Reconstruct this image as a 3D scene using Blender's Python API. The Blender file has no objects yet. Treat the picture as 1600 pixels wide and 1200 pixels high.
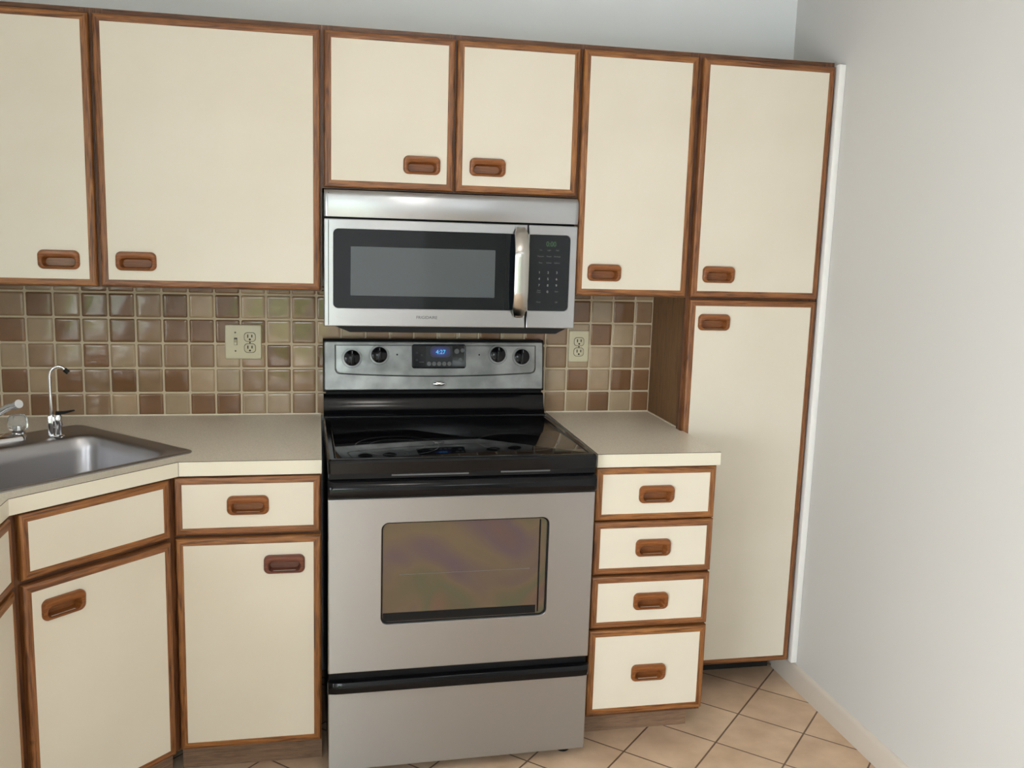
import bpy, bmesh, math, random
from mathutils import Vector, Matrix
random.seed(7)
S = bpy.context.scene
C = S.collection
R = math.radians

# ------------------------------------------------------------------ camera
CAMX, CAMY, CAMZ = -0.01652, -3.12756, 1.52204
PITCH, YAW, ROLL, FPX = -0.157891, 0.206717, 0.030801, 1456.478
def cam_axes():
    c, s = math.cos, math.sin
    f = Vector((s(YAW)*c(PITCH), c(YAW)*c(PITCH), s(PITCH)))
    r = Vector((c(YAW), -s(YAW), 0.0)); u = r.cross(f)
    return c(ROLL)*r + s(ROLL)*u, -s(ROLL)*r + c(ROLL)*u, f
_r, _u, _f = cam_axes()
cd = bpy.data.cameras.new('camera'); cam = bpy.data.objects.new('camera', cd); C.objects.link(cam)
M = Matrix((_r, _u, -_f)).transposed().to_4x4(); M.translation = (CAMX, CAMY, CAMZ)
cam.matrix_world = M
cd.sensor_fit = 'HORIZONTAL'; cd.sensor_width = 36; cd.lens = FPX/1600*36; cd.clip_start = 0.02
S.camera = cam

# ------------------------------------------------------------------ light
S.view_settings.view_transform = 'Standard'; S.view_settings.look = 'None'
S.view_settings.gamma = 1; S.view_settings.use_curve_mapping = False
S.view_settings.exposure = 0.11
w = bpy.data.worlds.new('sky'); S.world = w; w.use_nodes = True
bg = w.node_tree.nodes['Background']; bg.inputs[0].default_value = (0.88, 0.95, 1.0, 1); bg.inputs[1].default_value = 14.0
ROOM_X0, ROOM_X1, ROOM_Y0, CEIL = -1.33, 1.606, -4.60, 2.44
LWIN = (-3.85, -2.15, 0.15, 1.62)      # unseen window added in the left wall to balance the light: y0, y1, z0, z1
WINS = [(-0.62, 0.06, 0.02, 2.03), (0.84, 1.44, 2.07, 2.40)]     # glass door, window: unseen, made up for light and reflections (in the wall behind the camera)
for i, (x0, x1, z0, z1) in enumerate(WINS):
    ld = bpy.data.lights.new('daylight', 'AREA'); ld.shape = 'RECTANGLE'; ld.size = x1-x0; ld.size_y = z1-z0
    ld.cycles.is_portal = True
    lo = bpy.data.objects.new('daylight_portal', ld); C.objects.link(lo)
    lo.location = ((x0+x1)/2, ROOM_Y0-0.11, (z0+z1)/2); lo.rotation_euler = (R(90), 0, 0)
ld = bpy.data.lights.new('daylight', 'AREA'); ld.shape = 'RECTANGLE'; ld.size = LWIN[1]-LWIN[0]; ld.size_y = LWIN[3]-LWIN[2]; ld.cycles.is_portal = True
lo = bpy.data.objects.new('daylight_portal', ld); C.objects.link(lo)
lo.location = (ROOM_X0-0.11, (LWIN[0]+LWIN[1])/2, (LWIN[2]+LWIN[3])/2); lo.rotation_euler = (R(90), 0, R(-90))
CEIL_LAMP = (0.35, -2.1, 6.0)     # x, y, watts (the lamp itself is built with the room)

# ------------------------------------------------------------------ materials
def srgb(r, g, b):
    f = lambda c: (c/255/12.92) if c/255 <= 0.04045 else ((c/255+0.055)/1.055)**2.4
    return (f(r), f(g), f(b), 1)
def mat(name, col=(0.8, 0.8, 0.8, 1), rough=0.5, metal=0.0, **kw):
    m = bpy.data.materials.new(name); m.use_nodes = True
    b = m.node_tree.nodes['Principled BSDF']
    b.inputs['Base Color'].default_value = col; b.inputs['Roughness'].default_value = rough
    b.inputs['Metallic'].default_value = metal
    for k, v in kw.items(): b.inputs[k.replace('_', ' ')].default_value = v
    return m
def N(m, t, **kw):
    n = m.node_tree.nodes.new(t)
    for k, v in kw.items(): setattr(n, k, v)
    return n
def L(m, a, b): m.node_tree.links.new(a, b)
def P(m): return m.node_tree.nodes['Principled BSDF']
def noise_col(m, coord, scale, c0, c1, lo=0.35, hi=0.65, detail=4, vec=(1, 1, 1)):
    tc = N(m, 'ShaderNodeTexCoord'); mp = N(m, 'ShaderNodeMapping'); mp.inputs['Scale'].default_value = vec
    nz = N(m, 'ShaderNodeTexNoise'); nz.inputs['Scale'].default_value = scale; nz.inputs['Detail'].default_value = detail
    rp = N(m, 'ShaderNodeValToRGB'); rp.color_ramp.elements[0].color = c0; rp.color_ramp.elements[1].color = c1
    rp.color_ramp.elements[0].position = lo; rp.color_ramp.elements[1].position = hi
    L(m, tc.outputs[coord], mp.inputs[0]); L(m, mp.outputs[0], nz.inputs['Vector']); L(m, nz.outputs[0], rp.inputs[0])
    L(m, rp.outputs[0], P(m).inputs['Base Color'])
    return nz, mp, rp
def bump(m, src, strength, dist=0.001):
    b = N(m, 'ShaderNodeBump'); b.inputs['Strength'].default_value = strength; b.inputs['Distance'].default_value = dist
    L(m, src, b.inputs['Height']); L(m, b.outputs[0], P(m).inputs['Normal'])

def wood(name, dark, mid, light, rough=0.38):
    m = mat(name, mid, rough)
    tc = N(m, 'ShaderNodeTexCoord'); mp = N(m, 'ShaderNodeMapping'); mp.inputs['Scale'].default_value = (2.2, 38, 1)
    L(m, tc.outputs['UV'], mp.inputs[0])
    n1 = N(m, 'ShaderNodeTexNoise'); n1.inputs['Scale'].default_value = 3.0; n1.inputs['Detail'].default_value = 3; n1.inputs['Distortion'].default_value = 1.6
    L(m, mp.outputs[0], n1.inputs['Vector'])
    mp2 = N(m, 'ShaderNodeMapping'); mp2.inputs['Scale'].default_value = (18, 420, 1); L(m, tc.outputs['UV'], mp2.inputs[0])
    n2 = N(m, 'ShaderNodeTexNoise'); n2.inputs['Scale'].default_value = 2.0; n2.inputs['Detail'].default_value = 2; L(m, mp2.outputs[0], n2.inputs['Vector'])
    rp = N(m, 'ShaderNodeValToRGB'); e = rp.color_ramp.elements
    e[0].position = 0.30; e[0].color = dark; e[1].position = 0.70; e[1].color = light
    k = rp.color_ramp.elements.new(0.47); k.color = mid
    L(m, n1.outputs[0], rp.inputs[0])
    mx = N(m, 'ShaderNodeMixRGB', blend_type='MULTIPLY'); mx.inputs[0].default_value = 0.45
    L(m, rp.outputs[0], mx.inputs[1]); r2 = N(m, 'ShaderNodeValToRGB'); r2.color_ramp.elements[0].position = 0.35; r2.color_ramp.elements[1].position = 0.55
    r2.color_ramp.elements[0].color = (0.45, 0.38, 0.32, 1); L(m, n2.outputs[0], r2.inputs[0]); L(m, r2.outputs[0], mx.inputs[2])
    L(m, mx.outputs[0], P(m).inputs['Base Color'])
    bump(m, n2.outputs[0], 0.15, 0.0006)
    return m
OAK = wood('golden_oak', srgb(78, 44, 22), srgb(128, 80, 44), srgb(156, 104, 60))
OAK2 = wood('golden_oak_warm', srgb(78, 44, 20), srgb(134, 84, 42), srgb(166, 112, 60))
FRAMEW = wood('face_frame_oak_shaded', srgb(60, 34, 18), srgb(96, 58, 32), srgb(122, 78, 46))  # same oak, darkened to paint in the shade of the door gaps
OAKR = wood('red_brown_wood', srgb(78, 42, 34), srgb(112, 66, 52), srgb(134, 84, 66))
OAKH = wood('handle_oak', srgb(98, 54, 26), srgb(134, 80, 40), srgb(152, 94, 48), 0.3)
for o_ in (OAKH,): P(o_).inputs['Specular IOR Level'].default_value = 0.3; P(o_).inputs['Coat Weight'].default_value = 0.25; P(o_).inputs['Coat Roughness'].default_value = 0.12
VENEER = wood('side_veneer', srgb(96, 68, 42), srgb(120, 88, 56), srgb(132, 98, 64), 0.5)
TOE = wood('toe_kick_wood', srgb(118, 92, 72), srgb(136, 108, 86), srgb(150, 120, 96), 0.6)
CREAM = mat('cream_laminate', srgb(228, 220, 200), 0.42)
nz, mp, rp = noise_col(CREAM, 'Object', 3.0, srgb(215, 207, 190), srgb(221, 214, 199), 0.3, 0.7)
TOP = mat('countertop_laminate', srgb(200, 188, 168), 0.32)
noise_col(TOP, 'Object', 320, srgb(212, 202, 184), srgb(228, 219, 202), 0.4, 0.6, 2)
EDGE = mat('edge_laminate', srgb(220, 214, 196), 0.4)
SEAM = mat('dark_seam', srgb(70, 52, 40), 0.6)
CAULK = mat('caulk', srgb(225, 214, 192), 0.5)
GROUT = mat('tile_grout', srgb(205, 190, 163), 0.8)
WALLP = mat('wall_paint', srgb(232, 236, 238), 0.6)
tc = N(WALLP, 'ShaderNodeTexCoord'); nz = N(WALLP, 'ShaderNodeTexNoise'); nz.inputs['Scale'].default_value = 180; nz.inputs['Detail'].default_value = 3
L(WALLP, tc.outputs['Object'], nz.inputs['Vector']); bump(WALLP, nz.outputs[0], 0.12, 0.001)
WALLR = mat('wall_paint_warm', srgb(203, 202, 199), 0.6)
DOORP = mat('door_paint', srgb(176, 178, 166), 0.45)
WHITE = mat('white_paint', srgb(240, 240, 238), 0.35)
BASEB = mat('baseboard_paint', srgb(206, 196, 184), 0.45)
CEILM = mat('ceiling_paint', srgb(235, 235, 232), 0.8)
BLACK = mat('black_enamel', (0.004, 0.004, 0.005, 1), 0.12, Specular_IOR_Level=0.22)
BLACKM = mat('black_plastic', (0.006, 0.006, 0.007, 1), 0.45, Specular_IOR_Level=0.2)
GLASSTOP = mat('black_ceramic_glass', (0.004, 0.004, 0.005, 1), 0.05, Specular_IOR_Level=0.19)
RING = mat('burner_print', (0.13, 0.13, 0.135, 1), 0.15)
CHROME = mat('chrome', (0.75, 0.75, 0.77, 1), 0.08, 1.0)
IVORY = mat('ivory_plastic', srgb(206, 198, 168), 0.35)
IVORYD = mat('ivory_plastic_groove', srgb(66, 60, 44), 0.5)
SLOT = mat('dark_slot', (0.01, 0.009, 0.008, 1), 0.6)
def steel(name, col, rough, uvscale=(1.5, 900, 1), aniso=0.75, smudge=0.0):
    m = mat(name, col, rough, 1.0)
    P(m).inputs['Anisotropic'].default_value = aniso; P(m).inputs['Anisotropic Rotation'].default_value = 0.25
    tg = N(m, 'ShaderNodeTangent', direction_type='UV_MAP'); tg.uv_map = 'UVMap'; L(m, tg.outputs[0], P(m).inputs['Tangent'])
    tc = N(m, 'ShaderNodeTexCoord'); mp = N(m, 'ShaderNodeMapping'); mp.inputs['Scale'].default_value = uvscale; L(m, tc.outputs['UV'], mp.inputs[0])
    nz = N(m, 'ShaderNodeTexNoise'); nz.inputs['Scale'].default_value = 1.0; nz.inputs['Detail'].default_value = 2; L(m, mp.outputs[0], nz.inputs['Vector'])
    bump(m, nz.outputs[0], 0.05, 0.0004)
    if smudge:
        n2 = N(m, 'ShaderNodeTexNoise'); n2.inputs['Scale'].default_value = 14; n2.inputs['Detail'].default_value = 5; L(m, tc.outputs['Object'], n2.inputs['Vector'])
        rp = N(m, 'ShaderNodeValToRGB'); rp.color_ramp.elements[0].position = 0.38; rp.color_ramp.elements[1].position = 0.68
        k = 1-smudge
        rp.color_ramp.elements[0].color = (col[0]*k, col[1]*k, col[2]*k, 1); rp.color_ramp.elements[1].color = col
        L(m, n2.outputs[0], rp.inputs[0]); L(m, rp.outputs[0], P(m).inputs['Base Color'])
        mr = N(m, 'ShaderNodeMapRange'); mr.inputs['To Min'].default_value = rough+0.12; mr.inputs['To Max'].default_value = rough-0.06
        L(m, n2.outputs[0], mr.inputs[0]); L(m, mr.outputs[0], P(m).inputs['Roughness'])
    return m
STEEL = steel('brushed_steel', (0.40, 0.40, 0.405, 1), 0.36, aniso=0.9)
STEELD = steel('smudged_steel', (0.36, 0.375, 0.38, 1), 0.34, smudge=0.35)
STEELW = steel('microwave_steel', (0.42, 0.43, 0.45, 1), 0.28, aniso=0.85)
STEELS = steel('sink_steel', (0.42, 0.41, 0.42, 1), 0.34, aniso=0.3)
HANDLEST = steel('handle_steel', (0.42, 0.40, 0.37, 1), 0.24)
MWGLASS = mat('microwave_glass', (0.007, 0.009, 0.012, 1), 0.05, Specular_IOR_Level=0.35)
MWMESH = mat('microwave_screen', (0.085, 0.098, 0.108, 1), 0.08, Specular_IOR_Level=0.5)
PANELB = mat('control_panel_black', (0.010, 0.012, 0.015, 1), 0.22, Specular_IOR_Level=0.3)
DISPG = mat('display_grey', (0.022, 0.025, 0.03, 1), 0.25, Specular_IOR_Level=0.3)
PRINT = mat('printed_grey', (0.30, 0.31, 0.32, 1), 0.5)
PRINTD = mat('printed_dim', (0.10, 0.105, 0.11, 1), 0.5)
PRINTK = mat('printed_dark', (0.03, 0.03, 0.035, 1), 0.5)
BTN = mat('button_grey', (0.11, 0.115, 0.12, 1), 0.4)
GREEN = mat('green_segments', (0.02, 0.05, 0.02, 1), 0.4, Emission_Color=(0.10, 0.55, 0.12, 1), Emission_Strength=0.10)
CYAN = mat('cyan_segments', (0.02, 0.05, 0.05, 1), 0.4, Emission_Color=(0.10, 0.65, 1.0, 1), Emission_Strength=0.9)
BLUE = mat('blue_backlight', (0.01, 0.01, 0.04, 1), 0.3)
def mk_blue():
    m = BLUE; tc = N(m, 'ShaderNodeTexCoord'); mp = N(m, 'ShaderNodeMapping'); mp.inputs['Location'].default_value = (-0.5, 0, -0.5)
    g = N(m, 'ShaderNodeTexGradient', gradient_type='SPHERICAL'); mp.inputs['Scale'].default_value = (1.0, 0, 1.0)
    L(m, tc.outputs['Generated'], mp.inputs[0]); mp.vector_type = 'POINT'
    sc = N(m, 'ShaderNodeVectorMath', operation='SCALE'); sc.inputs[3].default_value = 1.9
    L(m, mp.outputs[0], sc.inputs[0]); L(m, sc.outputs[0], g.inputs[0])
    ml = N(m, 'ShaderNodeMath', operation='MULTIPLY'); ml.inputs[1].default_value = 0.35; L(m, g.outputs[0], ml.inputs[0])
    P(m).inputs['Emission Color'].default_value = (0.05, 0.10, 0.75, 1); L(m, ml.outputs[0], P(m).inputs['Emission Strength'])
mk_blue()
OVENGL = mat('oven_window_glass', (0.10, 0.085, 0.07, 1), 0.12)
def mk_oven():  # coating sheen and reflected room are painted into the glass colour
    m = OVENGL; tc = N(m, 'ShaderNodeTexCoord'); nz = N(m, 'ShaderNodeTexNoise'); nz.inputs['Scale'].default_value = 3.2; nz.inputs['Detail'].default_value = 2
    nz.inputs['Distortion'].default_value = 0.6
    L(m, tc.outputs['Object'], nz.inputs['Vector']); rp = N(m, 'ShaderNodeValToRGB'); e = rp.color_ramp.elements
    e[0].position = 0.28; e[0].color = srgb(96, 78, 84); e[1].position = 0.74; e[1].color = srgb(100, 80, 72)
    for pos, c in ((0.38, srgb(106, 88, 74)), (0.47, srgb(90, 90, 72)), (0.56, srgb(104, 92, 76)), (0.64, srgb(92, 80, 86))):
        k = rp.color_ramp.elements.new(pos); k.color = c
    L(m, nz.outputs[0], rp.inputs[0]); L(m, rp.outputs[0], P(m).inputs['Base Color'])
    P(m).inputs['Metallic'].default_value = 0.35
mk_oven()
ACRYL = mat('clear_acrylic', (0.92, 0.94, 0.94, 1), 0.05, Transmission_Weight=0.9, IOR=1.45)
def mk_pane():
    m = bpy.data.materials.new('window_glass'); m.use_nodes = True; nt = m.node_tree; nt.nodes.clear()
    o = nt.nodes.new('ShaderNodeOutputMaterial'); t = nt.nodes.new('ShaderNodeBsdfTransparent'); g = nt.nodes.new('ShaderNodeBsdfGlossy')
    g.inputs['Roughness'].default_value = 0.02; x = nt.nodes.new('ShaderNodeMixShader'); x.inputs[0].default_value = 0.06
    nt.links.new(t.outputs[0], x.inputs[1]); nt.links.new(g.outputs[0], x.inputs[2]); nt.links.new(x.outputs[0], o.inputs[0]); return m
PANE = mk_pane()
LEAF = mat('hedge_leaves', (0.10, 0.2, 0.06, 1), 0.6); noise_col(LEAF, 'Object', 9, (0.03, 0.08, 0.02, 1), (0.25, 0.42, 0.14, 1), 0.4, 0.6)
PATIO = mat('patio', (0.42, 0.38, 0.36, 1), 0.9)
SHADE = mat('lamp_diffuser', (0.9, 0.9, 0.88, 1), 0.4, Emission_Color=(1.0, 0.90, 0.78, 1), Emission_Strength=2.0)
def mk_tile():
    m = mat('glazed_tile', (0.5, 0.4, 0.3, 1), 0.10)
    at = N(m, 'ShaderNodeVertexColor', layer_name='Col'); tc = N(m, 'ShaderNodeTexCoord'); nz = N(m, 'ShaderNodeTexNoise')
    nz.inputs['Scale'].default_value = 22; nz.inputs['Detail'].default_value = 3; L(m, tc.outputs['Object'], nz.inputs['Vector'])
    mx = N(m, 'ShaderNodeMixRGB', blend_type='MULTIPLY'); mx.inputs[0].default_value = 0.35
    L(m, at.outputs[0], mx.inputs[1]); L(m, nz.outputs[0], mx.inputs[2])
    rp = N(m, 'ShaderNodeValToRGB'); rp.color_ramp.elements[0].color = (0.62, 0.6, 0.58, 1); rp.color_ramp.elements[0].position = 0.3; rp.color_ramp.elements[1].position = 0.7
    L(m, nz.outputs[0], rp.inputs[0]); L(m, rp.outputs[0], mx.inputs[2]); L(m, mx.outputs[0], P(m).inputs['Base Color'])
    n3 = N(m, 'ShaderNodeTexNoise'); n3.inputs['Scale'].default_value = 9; n3.inputs['Detail'].default_value = 1; L(m, tc.outputs['Object'], n3.inputs['Vector'])
    bump(m, n3.outputs[0], 0.07, 0.004)
    return m
TILE = mk_tile()
def mk_floor():
    m = mat('floor_tile', (0.5, 0.4, 0.3, 1), 0.45)
    tc = N(m, 'ShaderNodeTexCoord'); sb = N(m, 'ShaderNodeVectorMath', operation='SUBTRACT'); sb.inputs[1].default_value = (1.178, -0.6545, 0)
    L(m, tc.outputs['Object'], sb.inputs[0])
    vr = N(m, 'ShaderNodeVectorRotate', rotation_type='Z_AXIS'); vr.inputs['Angle'].default_value = R(-46.3); L(m, sb.outputs[0], vr.inputs['Vector'])
    ad = N(m, 'ShaderNodeVectorMath', operation='ADD'); T = 0.2115; ad.inputs[1].default_value = (T*40+0.0, T*40+0.0, 0); L(m, vr.outputs[0], ad.inputs[0])
    br = N(m, 'ShaderNodeTexBrick', offset=0.0, squash=1.0)
    br.inputs['Scale'].default_value = 1; br.inputs['Brick Width'].default_value = T; br.inputs['Row Height'].default_value = T
    br.inputs['Mortar Size'].default_value = 0.0030; br.inputs['Mortar Smooth'].default_value = 0.25
    br.inputs['Color1'].default_value = srgb(226, 198, 168); br.inputs['Color2'].default_value = srgb(220, 190, 160); br.inputs['Mortar'].default_value = srgb(122, 96, 78)
    L(m, ad.outputs[0], br.inputs['Vector'])
    nz = N(m, 'ShaderNodeTexNoise'); nz.inputs['Scale'].default_value = 9; nz.inputs['Detail'].default_value = 6; L(m, tc.outputs['Object'], nz.inputs['Vector'])
    rp = N(m, 'ShaderNodeValToRGB'); rp.color_ramp.elements[0].position = 0.3; rp.color_ramp.elements[1].position = 0.68
    rp.color_ramp.elements[0].color = (0.66, 0.60, 0.55, 1); rp.color_ramp.elements[1].color = (1, 1, 1, 1); L(m, nz.outputs[0], rp.inputs[0])
    mx = N(m, 'ShaderNodeMixRGB', blend_type='MULTIPLY'); mx.inputs[0].default_value = 0.75; L(m, br.outputs['Color'], mx.inputs[1]); L(m, rp.outputs[0], mx.inputs[2])
    L(m, mx.outputs[0], P(m).inputs['Base Color'])
    iv = N(m, 'ShaderNodeMath', operation='SUBTRACT'); iv.inputs[0].default_value = 1; L(m, br.outputs['Fac'], iv.inputs[1]); bump(m, iv.outputs[0], 0.6, 0.002)
    return m
FLOOR = mk_floor()

# ------------------------------------------------------------------ mesh helpers
class MB:
    """collects geometry for one mesh object, with box-projected UVs whose u runs along the grain"""
    def __init__(s):
        s.bm = bmesh.new(); s.uv = s.bm.loops.layers.uv.new('UVMap'); s.col = None; s.mi = 0
    def _uv(s, faces, grain=0):
        ox, oy = random.random()*7, random.random()*7
        for f in faces:
            n = f.normal; a = max(range(3), key=lambda i: abs(n[i])); ax = [i for i in range(3) if i != a]
            g = grain if grain in ax else ax[0]; o = [i for i in ax if i != g][0]
            for l in f.loops: l[s.uv].uv = (l.vert.co[g]+ox, l.vert.co[o]+l.vert.co[a]*0.6+oy)
            f.material_index = s.mi
    def box(s, x0, x1, y0, y1, z0, z1, bev=0.0, grain=None, seg=2):
        r = bmesh.ops.create_cube(s.bm, size=1)
        for v in r['verts']: v.co = ((x0+x1)/2+v.co.x*(x1-x0), (y0+y1)/2+v.co.y*(y1-y0), (z0+z1)/2+v.co.z*(z1-z0))
        fs = set(f for v in r['verts'] for f in v.link_faces)
        if bev:
            es = list(set(e for v in r['verts'] for e in v.link_edges))
            q = bmesh.ops.bevel(s.bm, geom=es, offset=bev, segments=seg, affect='EDGES', profile=0.5)
            vs = set(q['verts']); fs = set(q['faces']) | set(f for f in fs if f.is_valid)
            fs |= set(f for v in vs for f in v.link_faces)
        s.bm.normal_update()
        if grain is None:
            d = (abs(x1-x0), abs(y1-y0), abs(z1-z0)); grain = d.index(max(d))
        s._uv(fs, grain); return s
    def loft(s, loops, cap0=False, cap1=True, grain=0, closed=True):
        """loops: lists of matching 3-D points"""
        rows = [[s.bm.verts.new(p) for p in lp] for lp in loops]; fs = []; n = len(rows[0])
        for a, b in zip(rows, rows[1:]):
            for i in range(n if closed else n-1):
                j = (i+1) % n
                try: fs.append(s.bm.faces.new((a[i], a[j], b[j], b[i])))
                except ValueError: pass
        if cap0: fs.append(s.bm.faces.new(list(reversed(rows[0]))))
        if cap1: fs.append(s.bm.faces.new(rows[-1]))
        s.bm.normal_update(); s._uv(fs, grain); return fs
    def poly(s, pts, grain=0):
        f = s.bm.faces.new([s.bm.verts.new(p) for p in pts]); s.bm.normal_update(); s._uv([f], grain); return f
    def tube(s, pts, rad, n=12, cap=True):
        pts = [Vector(p) for p in pts]; rad = rad if isinstance(rad, (list, tuple)) else [rad]*len(pts); loops = []
        up = None
        for i, p in enumerate(pts):
            t = ((pts[i+1]-p) if i == 0 else (p-pts[i-1]) if i == len(pts)-1 else (pts[i+1]-pts[i-1])).normalized()
            if up is None:
                up = Vector((0, 0, 1)) if abs(t.z) < 0.9 else Vector((0, 1, 0))
            a = t.cross(up).normalized(); b = a.cross(t).normalized(); up = b
            loops.append([p+rad[i]*(a*math.cos(k*2*math.pi/n)+b*math.sin(k*2*math.pi/n)) for k in range(n)])
        s.loft(loops, cap, cap); return s
    def lathe(s, prof, origin=(0, 0, 0), axis='z', n=32, cap0=True, cap1=True):
        """prof: (radius, height) pairs; axis 'z' = up, 'y' = towards the room (-y)"""
        ox, oy, oz = origin; loops = []
        for r, h in prof:
            lp = []
            for k in range(n):
                a = k*2*math.pi/n; c, d = r*math.cos(a), r*math.sin(a)
                lp.append((ox+c, oy+d, oz+h) if axis == 'z' else (ox+c, oy-h, oz+d))
            loops.append(lp)
        s.loft(loops, cap0, cap1); return s
    def build(s, name, m, parent=None, loc=(0, 0, 0), smooth=True, recalc=True, rot=(0, 0, 0), ang=38):
        if recalc: bmesh.ops.recalc_face_normals(s.bm, faces=s.bm.faces)
        me = bpy.data.meshes.new(name); s.bm.to_mesh(me); s.bm.free()
        for mm in (m if isinstance(m, (list, tuple)) else [m]): me.materials.append(mm)
        if smooth:
            me.polygons.foreach_set('use_smooth', [True]*len(me.polygons)); me.set_sharp_from_angle(angle=R(ang))
        o = bpy.data.objects.new(name, me); C.objects.link(o); o.location = loc; o.rotation_euler = rot
        if parent is not None: o.parent = parent
        return o
def rr(cx, cz, hw, hh, r, n=7, corners=(1, 1, 1, 1)):
    """rounded rectangle; corners in order top-right, top-left, bottom-left, bottom-right"""
    out = []
    for k, (sx, sz, a0) in enumerate(((1, 1, 0), (-1, 1, 90), (-1, -1, 180), (1, -1, 270))):
        q = r if corners[k] else 0.0008
        for i in range(n+1):
            a = R(a0+90*i/n); out.append((cx+sx*(hw-q)+q*math.cos(a), cz+sz*(hh-q)+q*math.sin(a)))
    return out
def XZ(pts, y): return [(x, y, z) for x, z in pts]
def XY(pts, z): return [(x, y, z) for x, y in pts]
def thing(name, label, cat, loc=(0, 0, 0), rz=0, group=None):
    o = bpy.data.objects.new(name, None); C.objects.link(o); o.location = loc; o.rotation_euler = (0, 0, rz)
    o.empty_display_size = 0.1; return tag(o, label, cat, group)
def tag(o, label, cat, group=None):
    o['label'] = label; o['category'] = cat
    if group: o['group'] = group
    return o
def struct(o, label=None, cat=None):
    o['kind'] = 'structure'
    if label: o['label'] = label
    if cat: o['category'] = cat
    return o
def text(s, size, m, name, parent, loc, depth=0.0004, sx=1.0, rot=(R(90), 0, 0), align='CENTER'):
    cu = bpy.data.curves.new(name, 'FONT'); cu.body = s; cu.size = size; cu.extrude = depth; cu.align_x = align; cu.align_y = 'CENTER'
    t = bpy.data.objects.new(name, cu); C.objects.link(t); bpy.context.view_layer.update()
    me = bpy.data.meshes.new_from_object(t.evaluated_get(bpy.context.evaluated_depsgraph_get()))
    bpy.data.objects.remove(t); bpy.data.curves.remove(cu); me.materials.clear(); me.materials.append(m)
    o = bpy.data.objects.new(name, me); C.objects.link(o); o.parent = parent; o.location = loc; o.rotation_euler = rot; o.scale = (sx, 1, 1)
    return o

# ------------------------------------------------------------------ room shell
X0, X1, Y0 = ROOM_X0, ROOM_X1, ROOM_Y0; WT = 0.12
struct(MB().box(X0-WT, X1+WT, Y0-WT, WT, -0.1, 0).build('floor', FLOOR), 'beige ceramic tile floor laid on the diagonal with dark grout', 'floor')
struct(MB().box(X0-WT, X1+WT, Y0-WT, WT, CEIL, CEIL+0.1).build('ceiling', CEILM), 'flat white ceiling', 'ceiling')
struct(MB().box(X0-WT, X1+WT, 0, WT, 0, CEIL).build('wall_back', WALLP), 'pale grey painted wall above the wall cabinets', 'wall')
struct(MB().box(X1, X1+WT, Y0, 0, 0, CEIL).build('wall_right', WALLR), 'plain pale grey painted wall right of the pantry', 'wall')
b = MB(); y0_, y1_, z0_, z1_ = LWIN
for q in ((Y0, y0_, 0, CEIL), (y0_, y1_, 0, z0_), (y0_, y1_, z1_, CEIL), (y1_, 0, 0, CEIL)): b.box(X0-WT, X0, q[0], q[1], q[2], q[3])
struct(b.build('wall_left', WALLP), 'painted wall behind the left cabinets', 'wall')
b = MB(); (a0, a1, za, zb_), (c0, c1, zc, zd) = WINS
for q in ((X0, a0, 0, CEIL), (a0, a1, zb_, CEIL), (a0, a1, 0, za), (a1, c0, 0, CEIL), (c0, c1, 0, zc), (c0, c1, zd, CEIL), (c1, X1, 0, CEIL)):
    b.box(q[0], q[1], Y0-WT, Y0, q[2], q[3])
struct(b.build('wall_front', WALLP), 'painted wall with the added glass door and window', 'wall')
def opening(name, x0, x1, z0, z1, label, cat, mull):
    f = MB(); t = 0.045
    for q in ((x0, x0+t, z0, z1), (x1-t, x1, z0, z1), (x0+t, x1-t, z0, z0+t), (x0+t, x1-t, z1-t, z1)): f.box(q[0], q[1], Y0-0.08, Y0-0.02, q[2], q[3], 0.003)
    for zz in mull: f.box(x0+t, x1-t, Y0-0.07, Y0-0.03, zz-0.015, zz+0.015)
    o = struct(f.build(name, WHITE), label, cat)
    MB().box(x0+t, x1-t, Y0-0.053, Y0-0.049, z0+t, z1-t).build('pane', PANE, o)
opening('door_1', *WINS[0], 'unseen white framed glass door behind the viewer, placed for light and reflections', 'door', [])
opening('window_1', *WINS[1], 'unseen white framed transom window above the closed door behind the viewer, added for light and reflections', 'window', [])
b = MB(); b.box(1.10, 1.18, Y0-0.07, Y0-0.03, 2.10, 2.37); b.build('mullion', WHITE, bpy.data.objects['window_1'])
b = MB(); b.box(0.76, 1.52, Y0+0.0005, Y0+0.03, 0.0, 2.04, 0.004)  # unseen door added for its reflection in the microwave glass
d2 = struct(b.build('door_2', DOORP), 'unseen plain closed door under the transom window behind the viewer, added for reflections', 'door')
b = MB(); b.box(1.17, 1.27, Y0+0.0305, Y0+0.036, 1.02, 1.16, 0.002); b.build('lock_plate', PRINT, d2)
b = MB(); b.lathe([(0.012, 0.0), (0.028, -0.03), (0.022, -0.05), (0.002, -0.055)], (0.84, Y0+0.03, 0.98), 'y'); b.build('door_knob', CHROME, d2)
f = MB(); t_ = 0.045; y0_, y1_, z0_, z1_ = LWIN
for q in ((y0_, y0_+t_, z0_, z1_), (y1_-t_, y1_, z0_, z1_), (y0_+t_, y1_-t_, z0_, z0_+t_), (y0_+t_, y1_-t_, z1_-t_, z1_), ((y0_+y1_)/2-0.02, (y0_+y1_)/2+0.02, z0_+t_, z1_-t_)): f.box(X0-0.08, X0-0.02, q[0], q[1], q[2], q[3], 0.003)
o = struct(f.build('window_2', WHITE), 'unseen white framed window added in the left wall to balance the light', 'window')
MB().box(X0-0.053, X0-0.049, y0_+t_, y1_-t_, z0_+t_, z1_-t_).build('pane', PANE, o)
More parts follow.
